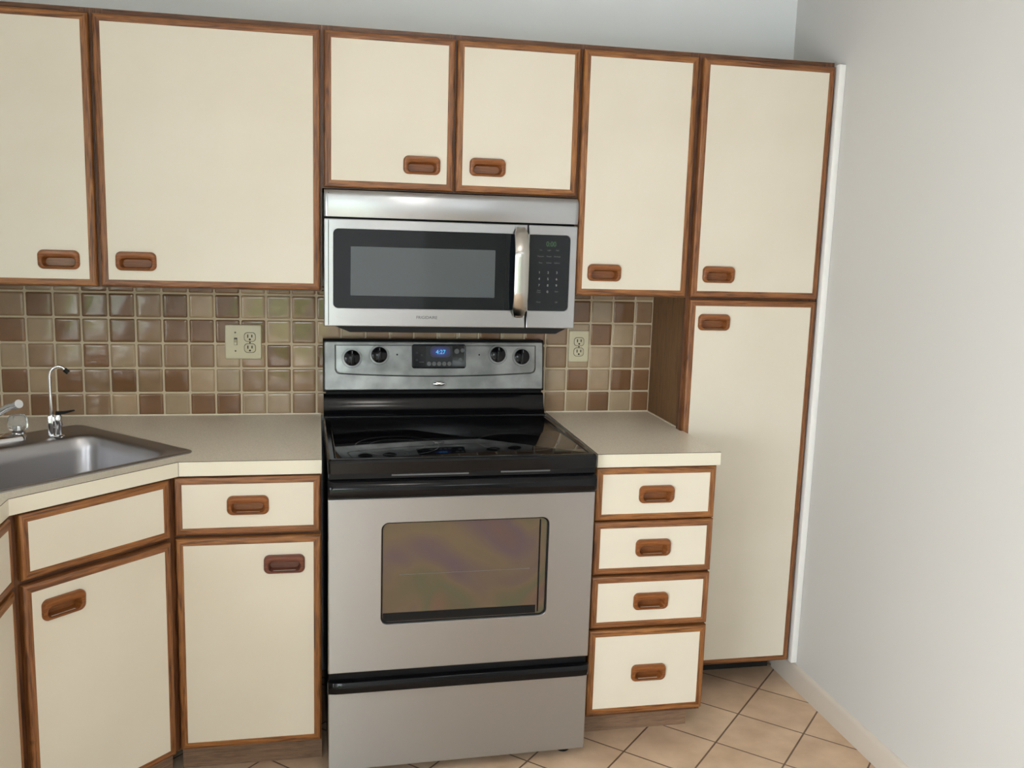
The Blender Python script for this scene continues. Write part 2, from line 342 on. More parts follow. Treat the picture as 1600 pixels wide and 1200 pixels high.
# baseboard with a rounded top, and the white filler strip beside the pantry
b = MB(); bx = X1
prof = [(bx, 0.0), (bx-0.012, 0.0), (bx-0.012, 0.066), (bx-0.010, 0.074), (bx-0.006, 0.079), (bx, 0.081)]
b.loft([[(x, y, z) for x, z in prof] for y in (-0.195, Y0)], True, True)
struct(b.build('baseboard_right', BASEB), 'white baseboard along the foot of the right wall', 'baseboard')
struct(MB().box(1.5835, 1.6055, -0.352, -0.325, 0.088, 2.083, 0.0015).build('trim_1', WHITE), 'narrow bright white filler strip between pantry and right wall', 'trim')

# ceiling lamp (above and behind the picture)
lt = thing('ceiling_lamp', 'round flush white ceiling lamp in the middle of the kitchen', 'lamp', (CEIL_LAMP[0], CEIL_LAMP[1], CEIL))
MB().lathe([(0.19, 0), (0.19, -0.02), (0.18, -0.025)], n=48).build('lamp_base', WHITE, lt)
MB().lathe([(0.175, -0.025), (0.17, -0.05), (0.14, -0.075), (0.08, -0.09), (0.001, -0.094)], n=48, cap0=False).build('lamp_diffuser', SHADE, lt)
ld = bpy.data.lights.new('ceiling_bulb', 'POINT'); ld.shadow_soft_size = 0.10; ld.energy = CEIL_LAMP[2]; ld.color = (1.0, 0.95, 0.89)
lo = bpy.data.objects.new('ceiling_bulb', ld); C.objects.link(lo); lo.location = (CEIL_LAMP[0], CEIL_LAMP[1], CEIL-0.21)

# outside
g = MB().box(-4, 5, -9, Y0-WT, -0.12, -0.02).build('patio_ground', PATIO); struct(g, 'patio ground outside the glass door', 'ground')
b = MB()
for k in range(520):
    x = random.uniform(-3.5, 4); z = random.uniform(0.0, 1.75); y = -7.6+random.uniform(-0.3, 0.3)
    a = Vector((random.uniform(-1, 1), random.uniform(-1, 1), random.uniform(-1, 1))).normalized(); c = a.orthogonal().normalized(); d = 0.16
    p = Vector((x, y, z)); b.poly([p-a*d, p+c*d*0.4, p+a*d, p-c*d*0.4])
b.box(-3.5, 4, -7.9, -7.55, -0.02, 1.55)
tag(b.build('hedge', LEAF, recalc=False), 'green hedge outside behind the glass door', 'hedge')

# ------------------------------------------------------------------ cabinet doors and handles
FW, DT = 0.0195, 0.019
def handle_mesh():
    b = MB(); n = 7
    lv = [(0.0540, 0.0262, 0.0150, 0.0, 0.0005), (0.0540, 0.0262, 0.0150, 0.0, -0.0035), (0.0530, 0.0252, 0.0142, 0.0, -0.0062), (0.0505, 0.0228, 0.0122, 0.0, -0.0082),
          (0.0470, 0.0190, 0.0120, -0.0018, -0.0095), (0.0440, 0.0155, 0.0120, -0.0050, -0.0092), (0.0425, 0.0140, 0.0120, -0.0060, -0.0078), (0.0418, 0.0133, 0.0120, -0.0064, -0.0050), (0.0405, 0.0126, 0.0118, -0.0066, 0.0145), (0.0380, 0.0105, 0.0095, -0.0066, 0.0175)]
    loops = []
    for i, (hw, hh, r, cz, y) in enumerate(lv):
        k = (0, 0, 0.5, 1, 1, 1, 1, 0.9, 0, 0)[i]      # the grip above the recess swells outward, the rim below it falls back
        loops.append([(x, y-k*(0.0040*max(0, z/0.020) if z > 0 else -0.0022*min(1, -z/0.02)), z) for x, z in rr(0, cz, hw, hh, r, n)])
    b.loft(loops, False, True, grain=0)
    return b
_h = None
def handle(parent, x, z, m):
    global _h
    if _h is None:
        _h = handle_mesh().build('handle', m, parent, (x, 0.0015, z)); return _h
    o = _h.copy(); C.objects.link(o); o.parent = parent; o.location = (x, 0.0015, z)
    if m is not _h.data.materials[0]:
        o.data = _h.data.copy(); o.data.materials[0] = m
    return o
def front(kind, parent, x, y, z, w, h, hd=None, m=None, hm=None):
    """a door or drawer front: mitred oak frame (the part), cream panel and recessed wooden handle (its sub-parts)"""
    m = m or random.choice((OAK, OAK2)); b = MB()
    def rc(i, yy): return [(i, yy, i), (w-i, yy, i), (w-i, yy, h-i), (i, yy, h-i)]
    loops = [rc(0, DT), rc(0, 0.006), rc(0.0012, 0.0030), rc(0.0040, 0.0006), rc(0.0075, 0.0), rc(FW-0.001, 0.0), rc(FW, 0.0008), rc(FW, DT-0.001), rc(0.002, DT)]
    rows = [[b.bm.verts.new(p) for p in lp] for lp in loops]
    for k in range(4):
        fs = []
        for a_, b_ in zip(rows, rows[1:]):
            j = (k+1) % 4; fs.append(b.bm.faces.new((a_[k], a_[j], b_[j], b_[k])))
        b.bm.normal_update(); b._uv(fs, 0 if k in (0, 2) else 2)
    f = b.build(kind, m, parent, (x, y, z))
    pb = MB(); i = FW-0.0002
    if hd:
        hx, hz = hd; xs = [i, hx-0.047, hx+0.047, w-i]; zs = [i, hz-0.0195, hz+0.0195, h-i]
        for a_ in range(3):
            for c_ in range(3):
                if (a_, c_) != (1, 1): pb.box(xs[a_], xs[a_+1], 0.0014, 0.017, zs[c_], zs[c_+1], grain=0)
        bmesh.ops.remove_doubles(pb.bm, verts=pb.bm.verts, dist=1e-5)
    else: pb.box(i, w-i, 0.0014, 0.017, i, h-i, grain=0)
    pb.build('panel', CREAM, f, smooth=False)
    if hd: handle(f, hd[0], hd[1], hm or OAKH)
    return f

def carcass(parent, w, d, z0, z1, fy, openings, rails=(), open_bottom=False, m=None, side_m=None):
    """box behind the doors with a face frame; openings = vertical stiles (x0,x1), rails = (z0,z1); fy = face y (front, negative)"""
    b = MB(); t = 0.016
    b.box(0, t, fy+0.018, -0.002, z0, z1, grain=2); b.box(w-t, w, fy+0.018, -0.002, z0, z1, grain=2)
    b.box(t, w-t, fy+0.018, -0.002, z0, z0+t, grain=0); b.box(t, w-t, fy+0.018, -0.002, z1-t, z1, grain=0); b.box(t, w-t, -0.010, -0.002, z0+t, z1-t, grain=2)
    b.build('cabinet_body', side_m or VENEER, parent, smooth=False)
    b = MB()
    for (a, c) in openings: b.box(a, c, fy, fy+0.018, z0, z1, grain=2)
    xs = sorted(openings)
    for (a, c) in rails:
        for (p, q), (r_, s_) in zip(xs, xs[1:]): b.box(q, r_, fy+0.0003, fy+0.018, a, c, grain=0)
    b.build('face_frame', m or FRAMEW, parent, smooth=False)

DU, DB = -0.3404, -0.6410
ZT, ZB, ZS, ZG0 = 2.0760, 1.3468, 1.6448, 0.0937
CT = 2.0915
FU = DU+DT+0.0015
# --- wall cabinets
def upper(x0, x1, z0, label, doors):
    t = thing('wall_cabinet', label, 'cabinet', (x0, 0, z0), 0, 'oak and cream wall cabinets'); w = x1-x0; h = CT-z0
    sts = [(0, 0.03), (w-0.03, w)] + [((a+b_)/2-x0-0.02, (a+b_)/2-x0+0.02) for a, b_ in zip([d[1] for d in doors], [d[0] for d in doors[1:]])]
    carcass(t, w, 0, 0.0, h, FU, sts, [(0, 0.028), (h-0.036, h)])
    for (a, c, hx, hz) in doors:
        zb = ZS if z0 > 1.5 else ZB
        front('door', t, a-x0, DU, zb-z0, c-a, ZT-zb, (hx-a, hz-zb))
    return t
upper(-1.3299, -0.6160, 1.3430, 'wide cream wall cabinet with oak edging cut off by the left edge of the photo', [(-1.215, -0.6208, -0.7180, 1.4190)])
upper(-0.6155, -0.0068, 1.3430, 'wide single-door cream wall cabinet above the switch plate, left of the microwave', [(-0.6105, -0.0122, -0.5170, 1.4190)])
upper(-0.0063, 0.7530, 1.6410, 'short two-door cream wall cabinet directly above the microwave', [(-0.0007, 0.3720, 0.2790, 1.7165), (0.3787, 0.7486, 0.4740, 1.7190)])
upper(0.7535, 1.1290, 1.3430, 'narrow single-door cream wall cabinet right of the microwave above the single outlet', [(0.7589, 1.1210, 0.8490, 1.4172)])
# --- pantry
px0, px1 = 1.1295, 1.5825
t = thing('pantry_cabinet', 'tall shallow cream pantry cabinet with two oak-edged doors against the right wall', 'cabinet', (px0, 0, 0)); w = px1-px0
b = MB(); th = 0.014
b.box(0.010, 0.010+th, FU+0.018, -0.002, 0.088, CT, grain=2); b.box(w-th, w, FU+0.018, -0.002, 0.088, CT, grain=2)
b.box(0.010+th, w-th, FU+0.018, -0.002, 0.088, 0.102, grain=0); b.box(0.010+th, w-th, FU+0.018, -0.002, CT-th, CT, grain=0); b.box(0.010+th, w-th, -0.010, -0.002, 0.102, CT-th)
b.build('cabinet_body', VENEER, t, smooth=False)
b = MB()
b.box(0.0, 0.035, FU, FU+0.018, 0.088, CT, grain=2); b.box(w-0.03, w, FU, FU+0.018, 0.088, CT, grain=2)
for a, c in ((0.088, 0.12), (1.32, 1.365), (CT-0.036, CT)): b.box(0.035, w-0.03, FU+0.0003, FU+0.018, a, c, grain=0)
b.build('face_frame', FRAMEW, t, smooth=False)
MB().box(0.012, w, -0.190, -0.175, 0, 0.088, grain=0).build('toe_kick', SLOT, t, smooth=False)
front('door', t, 1.1383-px0, DU, ZB, 1.5773-1.1383, ZT-ZB, (1.2275-1.1383, 1.4195-ZB))
front('door', t, 1.1383-px0, DU, ZG0, 1.5773-1.1383, 1.3386-ZG0, (1.2225-1.1383, 1.2675-ZG0))
# --- base cabinets
FB = DB+DT+0.0015; BT = 0.8742
def toe(parent, w, y=-0.55, x0=0, x1=None, h=0.098): MB().box(x0, w if x1 is None else x1, y, y+0.012, 0, h, grain=0).build('toe_kick', TOE, parent, smooth=False)
x0, x1 = -0.3960, -0.0105
t = thing('base_cabinet', 'cream base cabinet with one drawer over one door, left of the stove', 'cabinet', (x0, 0, 0)); w = x1-x0
carcass(t, w, 0, 0.098, BT, FB, [(0.0, 0.03), (w-0.03, w)], [(0.098, 0.13), (0.69, 0.73), (BT-0.02, BT)]); toe(t, w, -0.555)
front('drawer', t, -0.3890-x0, DB, 0.7128, 0.3766, 0.8709-0.7128, (0.1865, 0.0800))
front('door', t, -0.3890-x0, DB, 0.1029, 0.3766, 0.7040-0.1029, (0.2795, 0.5225), hm=OAKR)
x0, x1 = 0.7630, 1.1290
t = thing('drawer_cabinet', 'cream base cabinet with four stacked drawers between stove and pantry', 'cabinet', (x0, 0, 0)); w = x1-x0
carcass(t, w, 0, 0.098, BT, FB, [(0.0, 0.03), (w-0.03, w)], [(0.098, 0.13), (0.37, 0.395), (0.536, 0.56), (0.70, 0.725), (BT-0.02, BT)]); toe(t, w, -0.535, 0, w-0.004)
JX, JW = -0.002, 0.3671
for z0, z1, hz, hw in ((0.7152, 0.8728, 0.7922, 0.186), (0.5517, 0.7114, 0.6302, 0.184), (0.3859, 0.5447, 0.4652, 0.186), (0.1124, 0.3786, 0.2394, 0.191)):
    front('drawer', t, JX, DB, z0, JW, z1-z0, (hw-0.0015, hz-z0))
# --- diagonal sink base: front plane through (-.376,-.641) and (-.6895,-.9545)
S2 = math.sqrt(0.5)
xa, ya = -0.6895, -0.9545
t = thing('sink_cabinet', 'diagonal cream corner base cabinet under the sink with false drawer front and door', 'cabinet', (xa, ya, 0), R(45)); LW = 0.4433
b = MB(); b.box(0.001, 0.030, 0.0205, 0.0385, 0.098, BT, grain=2); b.box(LW-0.030, LW-0.001, 0.0205, 0.0385, 0.098, BT, grain=2)
for a, c in ((0.098, 0.13), (0.69, 0.73), (BT-0.02, BT)): b.box(0.030, LW-0.030, 0.0208, 0.0385, a, c, grain=0)
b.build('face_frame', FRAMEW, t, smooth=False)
b = MB(); b.loft([[(0.02, 0.039, z), (LW-0.02, 0.039, z), (LW-0.02, 0.06, z), (LW-0.08, 0.12, z), (0.08, 0.12, z), (0.02, 0.06, z)] for z in (0.098, 0.70)], True, True, grain=2)
b.build('cabinet_body', VENEER, t, smooth=False)
MB().box(-0.02, LW+0.02, 0.085, 0.097, 0, 0.098, grain=0).build('toe_kick', TOE, t, smooth=False)
front('drawer_front', t, 0.0215, 0.0, 0.7138, 0.3945, 0.8705-0.7138)
front('door', t, 0.0215, 0.0, 0.1029, 0.3945, 0.7020-0.1029, (0.095, 0.5270))
# --- left return base (faces +x)
t = thing('base_cabinet', 'cream base cabinet at the far left edge of the photo, beyond the diagonal sink cabinet', 'cabinet', (-1.33, -1.998, 0), R(90)); w = 1.03
fy = -(1.33-0.682)
carcass(t, w, 0, 0.098, BT, fy+0.0205, [(0.0, 0.03), (0.5, 0.54), (w-0.03, w)], [(0.098, 0.13), (0.69, 0.73), (BT-0.02, BT)]); toe(t, w, -0.56)
for xx in (0.02, 0.532):
    front('drawer', t, xx, fy, 0.7128, 0.50, 0.158, (0.25, 0.08)); front('door', t, xx, fy, 0.1029, 0.50, 0.60, (0.07, 0.5225))

# ------------------------------------------------------------------ countertops
def sink_rect(hw, hh, r, n=7):     # in world xy: local X along (1,1), local Y along (-1,1)
    s0, t0 = -0.9355, 0.1375; out = []
    for a, c in rr(0, 0, hw, hh, r, n): out.append(((s0+a-(t0+c))*S2, (s0+a+(t0+c))*S2))
    return out
def slab(outline, z0, z1, hole, mats, b=None):
    """mats index 0 = top, 1 = sides"""
    b = MB(); bm = b.bm; vt = [bm.verts.new((x, y, z1)) for x, y in outline]; es = [bm.edges.new((vt[i], vt[(i+1) % len(vt)])) for i in range(len(vt))]
    if hole:
        vh = [bm.verts.new((x, y, z1)) for x, y in hole]; es += [bm.edges.new((vh[i], vh[(i+1) % len(vh)])) for i in range(len(vh))]
    bmesh.ops.triangle_fill(bm, use_beauty=True, edges=es); tops = list(bm.faces)
    b.mi = 0; bm.normal_update(); b._uv(tops, 0)
    b.mi = 1
    for lp in ([vt] + ([vh] if hole else [])):
        lo_ = [bm.verts.new((v.co.x, v.co.y, z0)) for v in lp]; fs = []
        for i in range(len(lp)): j = (i+1) % len(lp); fs.append(bm.faces.new((lp[i], lp[j], lo_[j], lo_[i])))
        bm.normal_update(); b._uv(fs, 0)
    return b
outL = [(-0.0100, -0.0055), (-1.3285, -0.0055), (-1.3285, -1.998), (-0.6895, -1.998), (-0.6895, -0.9545), (-0.3760, -0.6410), (-0.0100, -0.6410)]
hole = sink_rect(0.285, 0.255, 0.05)
CZ = 0.9140
t = thing('countertop', 'beige laminate countertop with cream edge, wrapping round the corner sink', 'countertop', (0, 0, 0), 0)
slab(outL, 0.8747, CZ-0.0016, hole, None).build('countertop_core', [EDGE, EDGE], t, smooth=False)
slab(outL, CZ-0.0016, CZ, hole, None).build('laminate_top', [TOP, SEAM], t, smooth=False)
MB().box(-1.3285, -0.0100, -0.0085, -0.0055, CZ-0.001, CZ+0.004).build('caulk_line', CAULK, t)
MB().box(-0.3764, -0.3752, -0.6414, -0.6400, 0.8750, CZ-0.002).build('edge_joint', SEAM, t)
t = thing('countertop', 'small beige laminate countertop with cream edge right of the stove', 'countertop', (0, 0, 0), 0)
outR = [(1.1375, -0.6410), (1.1375, -0.3425), (1.1290, -0.3425), (1.1290, -0.3015), (1.1385, -0.3015), (1.1385, -0.0085), (0.7620, -0.0085), (0.7620, -0.6410)]
slab(outR, 0.8747, CZ-0.0016, None, None).build('countertop_core', [EDGE, EDGE], t, smooth=False)
slab(outR, CZ-0.0016, CZ, None, None).build('laminate_top', [TOP, SEAM], t, smooth=False)
b = MB(); b.box(0.7620, 1.1375, -0.0085, -0.0055, CZ-0.001, CZ+0.004); b.box(1.1350, 1.1388, -0.300, -0.0085, CZ-0.001, CZ+0.003)
b.build('caulk_line', CAULK, t)

# ------------------------------------------------------------------ tiled backsplash
TP, TX, TZ = 0.0801, -0.0247, 0.9077
vx = [TX+TP*k for k in range(-16, 6)] + [0.4430, 0.5170, 0.5960, 0.6769, 0.7530, 0.8324, 0.9125, 0.9926, 1.0727, 1.1392]
vx[0] = -1.3285
hz = [TZ+TP*k for k in range(0, 7)]
rows = {1: 'MDMDDMDLDLLMM', 2: 'DLDMDMDDDDLML', 3: 'LMLDLMMMLMDLD', 4: 'DLDMDMDLLMMML', 5: 'MDMMLDLDDLLMM'}     # columns -12..0, from the top row down
rowsR = {1: 'LDLDM', 2: 'MLDLM', 3: 'MLLMM', 4: 'LDLDD', 5: 'MLDLD'}
CC = {'L': srgb(172, 149, 120), 'M': srgb(150, 122, 94), 'D': srgb(128, 94, 66)}
b = MB(); b.mi = 0
b.box(-1.3288, 1.1395, -0.0020, -0.0004, 0.905, 1.342, grain=0)
col = b.bm.loops.layers.float_color.new('Col'); b.mi = 1
for i in range(len(vx)-1):
    for j in range(len(hz)-1):
        xA, xB, zA, zB = vx[i], vx[i+1], hz[j], hz[j+1]
        if j == 0: zA = 0.9160-0.003
        if zB > 1.342: zB = 1.342
        gr = 0.0031; r_ = random.Random(i*31+j*7)
        row = 5-j; k = i-16     # column index relative to TX
        ch = None
        if row in rows and -12 <= k <= 0: ch = rows[row][k+12]
        ir = i-(len(vx)-1-5)
        if row in rowsR and ir >= 0: ch = rowsR[row][ir]
        if ch is None: ch = r_.choice('LMD')
        c = CC[ch]; jv = r_.uniform(0.92, 1.08); hv = r_.uniform(-0.03, 0.03); c = (c[0]*jv*(1+hv), c[1]*jv, c[2]*jv*(1-hv), 1)
        cx, cz, hw, hh = (xA+xB)/2, (zA+zB)/2, (xB-xA)/2-gr, (zB-zA)/2-gr
        ax, az = r_.uniform(-0.006, 0.006), r_.uniform(-0.006, 0.006)
        def ring(ins, y, rad):
            return [(x, y+(x-cx)*ax+(z-cz)*az, z) for x, z in rr(cx, cz, max(hw-ins, 0.004), max(hh-ins, 0.004), rad, 3)]
        fs = b.loft([ring(0, -0.0018, 0.004), ring(0.0, -0.0034, 0.004), ring(0.0012, -0.0048, 0.005), ring(0.0035, -0.0056, 0.006), ring(0.008, -0.0059, 0.008)], False, True)
        for f in fs:
            for l in f.loops: l[col] = c
tag(b.build('tile_backsplash', [GROUT, TILE]), 'backsplash of small square brown and tan glazed tiles with pale grout', 'backsplash')

# ------------------------------------------------------------------ outlet plates
def duplex(parent, x, z):
    for dz in (0.0165, -0.0195):
        o = MB().loft([XZ(rr(0, 0, 0.0172, 0.0142, 0.0105), 0.0), XZ(rr(0, 0, 0.0172, 0.0142, 0.0105), -0.0012), XZ(rr(0, 0, 0.0162, 0.0132, 0.0100), -0.0018)], False, True)
        b = MB(); b.loft([XZ(rr(0, 0, 0.0184, 0.0154, 0.011), 0.0), XZ(rr(0, 0, 0.0184, 0.0154, 0.011), -0.0006)], False, True); b.build('socket_rim', IVORYD, parent, (x, -0.0061, z+dz))
        b = MB(); b.loft([XZ(rr(0, 0, 0.0168, 0.0138, 0.0102), 0.0), XZ(rr(0, 0, 0.0168, 0.0138, 0.0102), -0.0016), XZ(rr(0, 0, 0.0158, 0.0128, 0.0096), -0.0022)], False, True)
        sk = b.build('socket', IVORY, parent, (x, -0.0061, z+dz))
        b = MB(); b.box(-0.0082, -0.0048, -0.0028, -0.0018, -0.0020, 0.0085); b.box(0.0048, 0.0082, -0.0028, -0.0018, -0.0010, 0.0080)
        b.lathe([(0.0032, 0.0018), (0.0032, 0.0028)], (0, 0, -0.0075), 'y', 12); b.build('slot', SLOT, sk)
    MB().lathe([(0.0026, 0), (0.0026, 0.0012), (0.001, 0.0018)], (0, 0, 0), 'y', 12).build('screw', IVORYD, parent, (x, -0.0060, z-0.0015))
def plate(parent, w, h):
    b = MB(); b.loft([XZ(rr(0, 0, w/2, h/2, 0.004, 4), y) for y in (-0.0, -0.0035)] + [XZ(rr(0, 0, w/2-0.0015, h/2-0.0015, 0.004, 4), -0.0055), XZ(rr(0, 0, w/2-0.005, h/2-0.005, 0.004, 4), -0.0062)], True, True)
    b.build('plate', IVORY, parent)
t = thing('switch_outlet_plate', 'square ivory double plate with a toggle switch and two sockets, left of the stove', 'outlet', (-0.2568, -0.0062, 1.1548))
plate(t, 0.1135, 0.1115); duplex(t, 0.0210, 0.0)
b = MB(); b.loft([XZ(rr(0, 0, 0.0052, 0.0122, 0.001, 2), 0), XZ(rr(0, 0, 0.0052, 0.0122, 0.001, 2), -0.0006)], False, True); sw = b.build('switch_slot', IVORYD, t, (-0.0235, -0.0061, 0.002))
b = MB(); b.loft([XZ(rr(0, -0.001, 0.0040, 0.0085, 0.001, 2), 0), XZ(rr(0, -0.006, 0.0034, 0.0040, 0.001, 2), -0.0095)], False, True); b.build('toggle', IVORY, sw)
for dz in (0.031, -0.029): MB().lathe([(0.0028, 0), (0.0028, 0.0010), (0.001, 0.0016)], (0, 0, 0), 'y', 12).build('screw', IVORYD, t, (-0.0245, -0.0060, dz))
t = thing('wall_outlet', 'narrow ivory duplex outlet plate on the tiles right of the microwave and stove', 'outlet', (0.8708, -0.0062, 1.1476))
plate(t, 0.0715, 0.1095); duplex(t, 0.0, 0.0)

# ------------------------------------------------------------------ sink and faucets
SX, SY = (-0.9355-0.1375)*S2, (-0.9355+0.1375)*S2
t = thing('kitchen_sink', 'stainless steel drop-in sink set diagonally in the corner countertop', 'sink', (SX, SY, CZ), R(45))
def bas(cx, cy, hw, hh, r, z): return XY(rr(cx, cy, hw, hh, r, 9), z)
by = -0.050
lv = [bas(0, 0, 0.315, 0.272, 0.030, 0.0004), bas(0, 0, 0.315, 0.272, 0.030, 0.0030), bas(0, 0, 0.311, 0.268, 0.028, 0.0046), bas(0, 0, 0.304, 0.261, 0.024, 0.0040), bas(0, 0, 0.297, 0.254, 0.022, 0.0024),
      bas(0, by, 0.272, 0.198, 0.066, 0.0020), bas(0, by, 0.266, 0.192, 0.062, -0.0010), bas(0, by, 0.260, 0.186, 0.060, -0.010), bas(0, by, 0.255, 0.181, 0.060, -0.040), bas(0, by, 0.248, 0.174, 0.060, -0.135),
      bas(0, by, 0.240, 0.166, 0.056, -0.158), bas(0, by, 0.222, 0.148, 0.048, -0.172), bas(0, by, 0.19, 0.12, 0.04, -0.176), bas(0, by, 0.045, 0.045, 0.044, -0.180)]
b = MB(); b.loft(lv, False, True); b.build('basin', STEELS, t)
b = MB(); b.lathe([(0.055, 0.001), (0.052, 0.004), (0.040, 0.002), (0.038, -0.006)], (0, by, -0.180)); b.build('drain', CHROME, t)
DK = CZ+0.0026
# beverage faucet
ux_, uy_ = -0.7494, -0.3230
t = thing('drinking_water_faucet', 'slim chrome gooseneck filtered-water faucet with a black lever at the sink corner', 'faucet', (ux_, uy_, DK), R(12))
b = MB(); b.lathe([(0.021, 0), (0.021, 0.003), (0.017, 0.006), (0.014, 0.007)], n=28); b.build('base_ring', CHROME, t)
b = MB(); b.box(-0.021, -0.006, -0.010, 0.010, 0.004, 0.064, 0.004); b.lathe([(0.010, 0.006), (0.010, 0.030), (0.012, 0.034), (0.012, 0.060), (0.010, 0.064)], (0.005, -0.002, 0), n=20); b.box(-0.008, 0.014, -0.010, 0.008, 0.026, 0.060, 0.003); b.build('valve_body', CHROME, t)
b = MB(); pts = [(-0.010, 0, 0.055), (-0.0105, 0, 0.10), (-0.011, 0, 0.150)]
for k in range(0, 13): a = R(180-11.5*k); pts.append((0.012+0.023*math.cos(a), -0.004*k/12, 0.172+0.030*math.sin(a)))
b.tube(pts, 0.0042, 12); sp = b.build('spout', CHROME, t)
e = Vector(pts[-1]); d_ = (Vector(pts[-1])-Vector(pts[-3])).normalized()
b = MB(); b.tube([e-d_*0.002, e+d_*0.012], 0.0066, 14); b.build('spout_tip', BLACKM, t)
b = MB(); b.loft([[(0.0, -0.009, 0.064), (0.0, 0.009, 0.064), (0.0, 0.009, 0.072), (0.0, -0.009, 0.072)], [(0.024, -0.008, 0.0665), (0.024, 0.008, 0.0665), (0.024, 0.008, 0.0725), (0.024, -0.008, 0.0725)], [(0.050, -0.005, 0.0735), (0.050, 0.005, 0.0735), (0.050, 0.005, 0.0755), (0.050, -0.005, 0.0755)]], True, True); b.build('lever', BLACKM, t)
# main faucet
s0, t0 = -0.9355, 0.345
t = thing('sink_faucet', 'chrome two-handle kitchen faucet with clear acrylic knob, at the left edge of the photo', 'faucet', ((s0-t0)*S2, (s0+t0)*S2, DK), R(45))
b = MB(); b.loft([bas(0, 0, 0.108, 0.030, 0.022, 0.0), bas(0, 0, 0.108, 0.030, 0.022, 0.010), bas(0, 0, 0.104, 0.026, 0.020, 0.016), bas(0, 0, 0.094, 0.018, 0.015, 0.019)], True, True); b.build('deck_plate', CHROME, t)
b = MB(); b.lathe([(0.020, 0.015), (0.020, 0.050), (0.017, 0.060), (0.012, 0.066)], n=28); b.build('spout_hub', CHROME, t)
b = MB(); b.tube([(0, 0.0, 0.055), (0, -0.030, 0.078), (0, -0.080, 0.100), (0, -0.130, 0.122), (0, -0.165, 0.132)], [0.012, 0.011, 0.0100, 0.0095, 0.0095], 16); b.build('spout', CHROME, t)
b = MB(); b.tube([(0, -0.158, 0.128), (0, -0.180, 0.136)], 0.0112, 16); b.build('aerator', CHROME, t)
for sx in (-1, 1):
    b = MB(); b.lathe([(0.018, 0.016), (0.018, 0.022), (0.010, 0.026), (0.008, 0.040)], (sx*0.092, 0, 0), n=24); b.build('handle_stem', CHROME, t)
    b = MB(); pr = []
    for r_, h_ in ((0.012, 0.024), (0.024, 0.030), (0.026, 0.045), (0.0245, 0.062), (0.018, 0.070), (0.004, 0.072)): pr.append((r_, h_))
    loops = []
    for r_, h_ in pr: loops.append([(sx*0.092+r_*(1+0.05*math.cos(8*k*2*math.pi/48))*math.cos(k*2*math.pi/48), r_*(1+0.05*math.cos(8*k*2*math.pi/48))*math.sin(k*2*math.pi/48), h_) for k in range(48)])
    b.loft(loops, True, True); kn = b.build('knob', ACRYL, t); kn['label'] = 'clear acrylic knob'

# ------------------------------------------------------------------ microwave
MWX, MF = -0.0017, -0.3540
t = thing('microwave', 'stainless over-the-range microwave with black glass door mounted above the stove', 'microwave', (MWX, 0, 1.2436)); o = lambda x: x-MWX
W = 0.7565; H = 1.6372-1.2436
b = MB(); b.box(0.004, W-0.004, MF+0.028, -0.0075, 0.004, H-0.001, 0.003); b.build('microwave_body', BLACKM, t)
b = MB(); b.loft([[(x, y, z) for x, z in ((0.03, -0.0), (W-0.02, -0.0), (W-0.055, -0.018), (0.075, -0.018))] for y in (MF+0.012, -0.06)], True, True); b.build('underside_tray', BLACKM, t)
zs_ = 1.5571-1.2436
def steel_panel(x0, x1, z0, z1, y0, holep, name, m, depth=0.03):
    b = MB(); cx, cz, hw, hh = (x0+x1)/2, (z0+z1)/2, (x1-x0)/2, (z1-z0)/2
    L0 = [XZ(rr(cx, cz, hw, hh, 0.002), y0+depth), XZ(rr(cx, cz, hw, hh, 0.002), y0+0.003), XZ(rr(cx, cz, hw-0.001, hh-0.001, 0.002), y0+0.0008), XZ(rr(cx, cz, hw-0.003, hh-0.003, 0.002), y0)]
    if holep:
        hx0, hx1, hz0, hz1, r_, cn = holep; a = ((hx0+hx1)/2, (hz0+hz1)/2, (hx1-hx0)/2, (hz1-hz0)/2)
        L0 += [XZ(rr(a[0], a[1], a[2]+0.001, a[3]+0.001, r_+0.001, corners=cn), y0), XZ(rr(a[0], a[1], a[2], a[3], r_, corners=cn), y0+0.001), XZ(rr(a[0], a[1], a[2], a[3], r_, corners=cn), y0+0.008)]
        b.loft(L0, False, False)
    else: b.loft(L0, False, True)
    return b.build(name, m, t, ang=14)
b = MB(); n = 26; pf = []     # vent hood: gently bulged stainless strip
for k in range(n+1):
    f_ = k/n; z = (zs_+0.004)+(H-zs_-0.004)*f_; pf.append((MF-0.004*math.sin(math.pi*min(1, f_*1.05))+ (0.010*max(0, (f_-0.80)/0.20)**2), z))
b.loft([[(x, y+dy, z) for y, z in pf]+[(x, MF+0.03, pf[-1][1]), (x, MF+0.03, pf[0][1])] for x, dy in ((0.0, 0.004), (0.004, 0.001), (0.012, 0), (W-0.012, 0), (W-0.004, 0.001), (W, 0.004))], True, True)
b.build('vent_cover', STEELW, t)
SP = 0.6027
b = MB(); b.box(0.0115, 0.0135, MF-0.0004, MF+0.004, zs_+0.006, H-0.008); b.box(0.0115, 0.0135, MF-0.0004, MF+0.004, 0.004, zs_-0.006); b.build('edge_line', BLACKM, t)
door = steel_panel(0.0, SP-0.0014, 0.0, zs_-0.002, MF, (0.0265, SP-0.0014-0.0008, 0.0535, 0.2830, 0.014, (0, 1, 1, 0)), 'door', STEELW)
b = MB(); b.loft([XZ(rr((0.0265+SP-0.0022)/2, 0.16825, (SP-0.0022-0.0265)/2, 0.11475, 0.014, corners=(0, 1, 1, 0)), y) for y in (MF+0.009, MF+0.0035)], False, True); wg = b.build('door_glass', MWGLASS, door)
b = MB(); b.loft([XZ(rr((0.0760+0.5045)/2, 0.1620, 0.21425, 0.0712, 0.002), y) for y in (MF+0.0036, MF+0.0030)], False, True); b.build('viewing_screen', MWMESH, door)
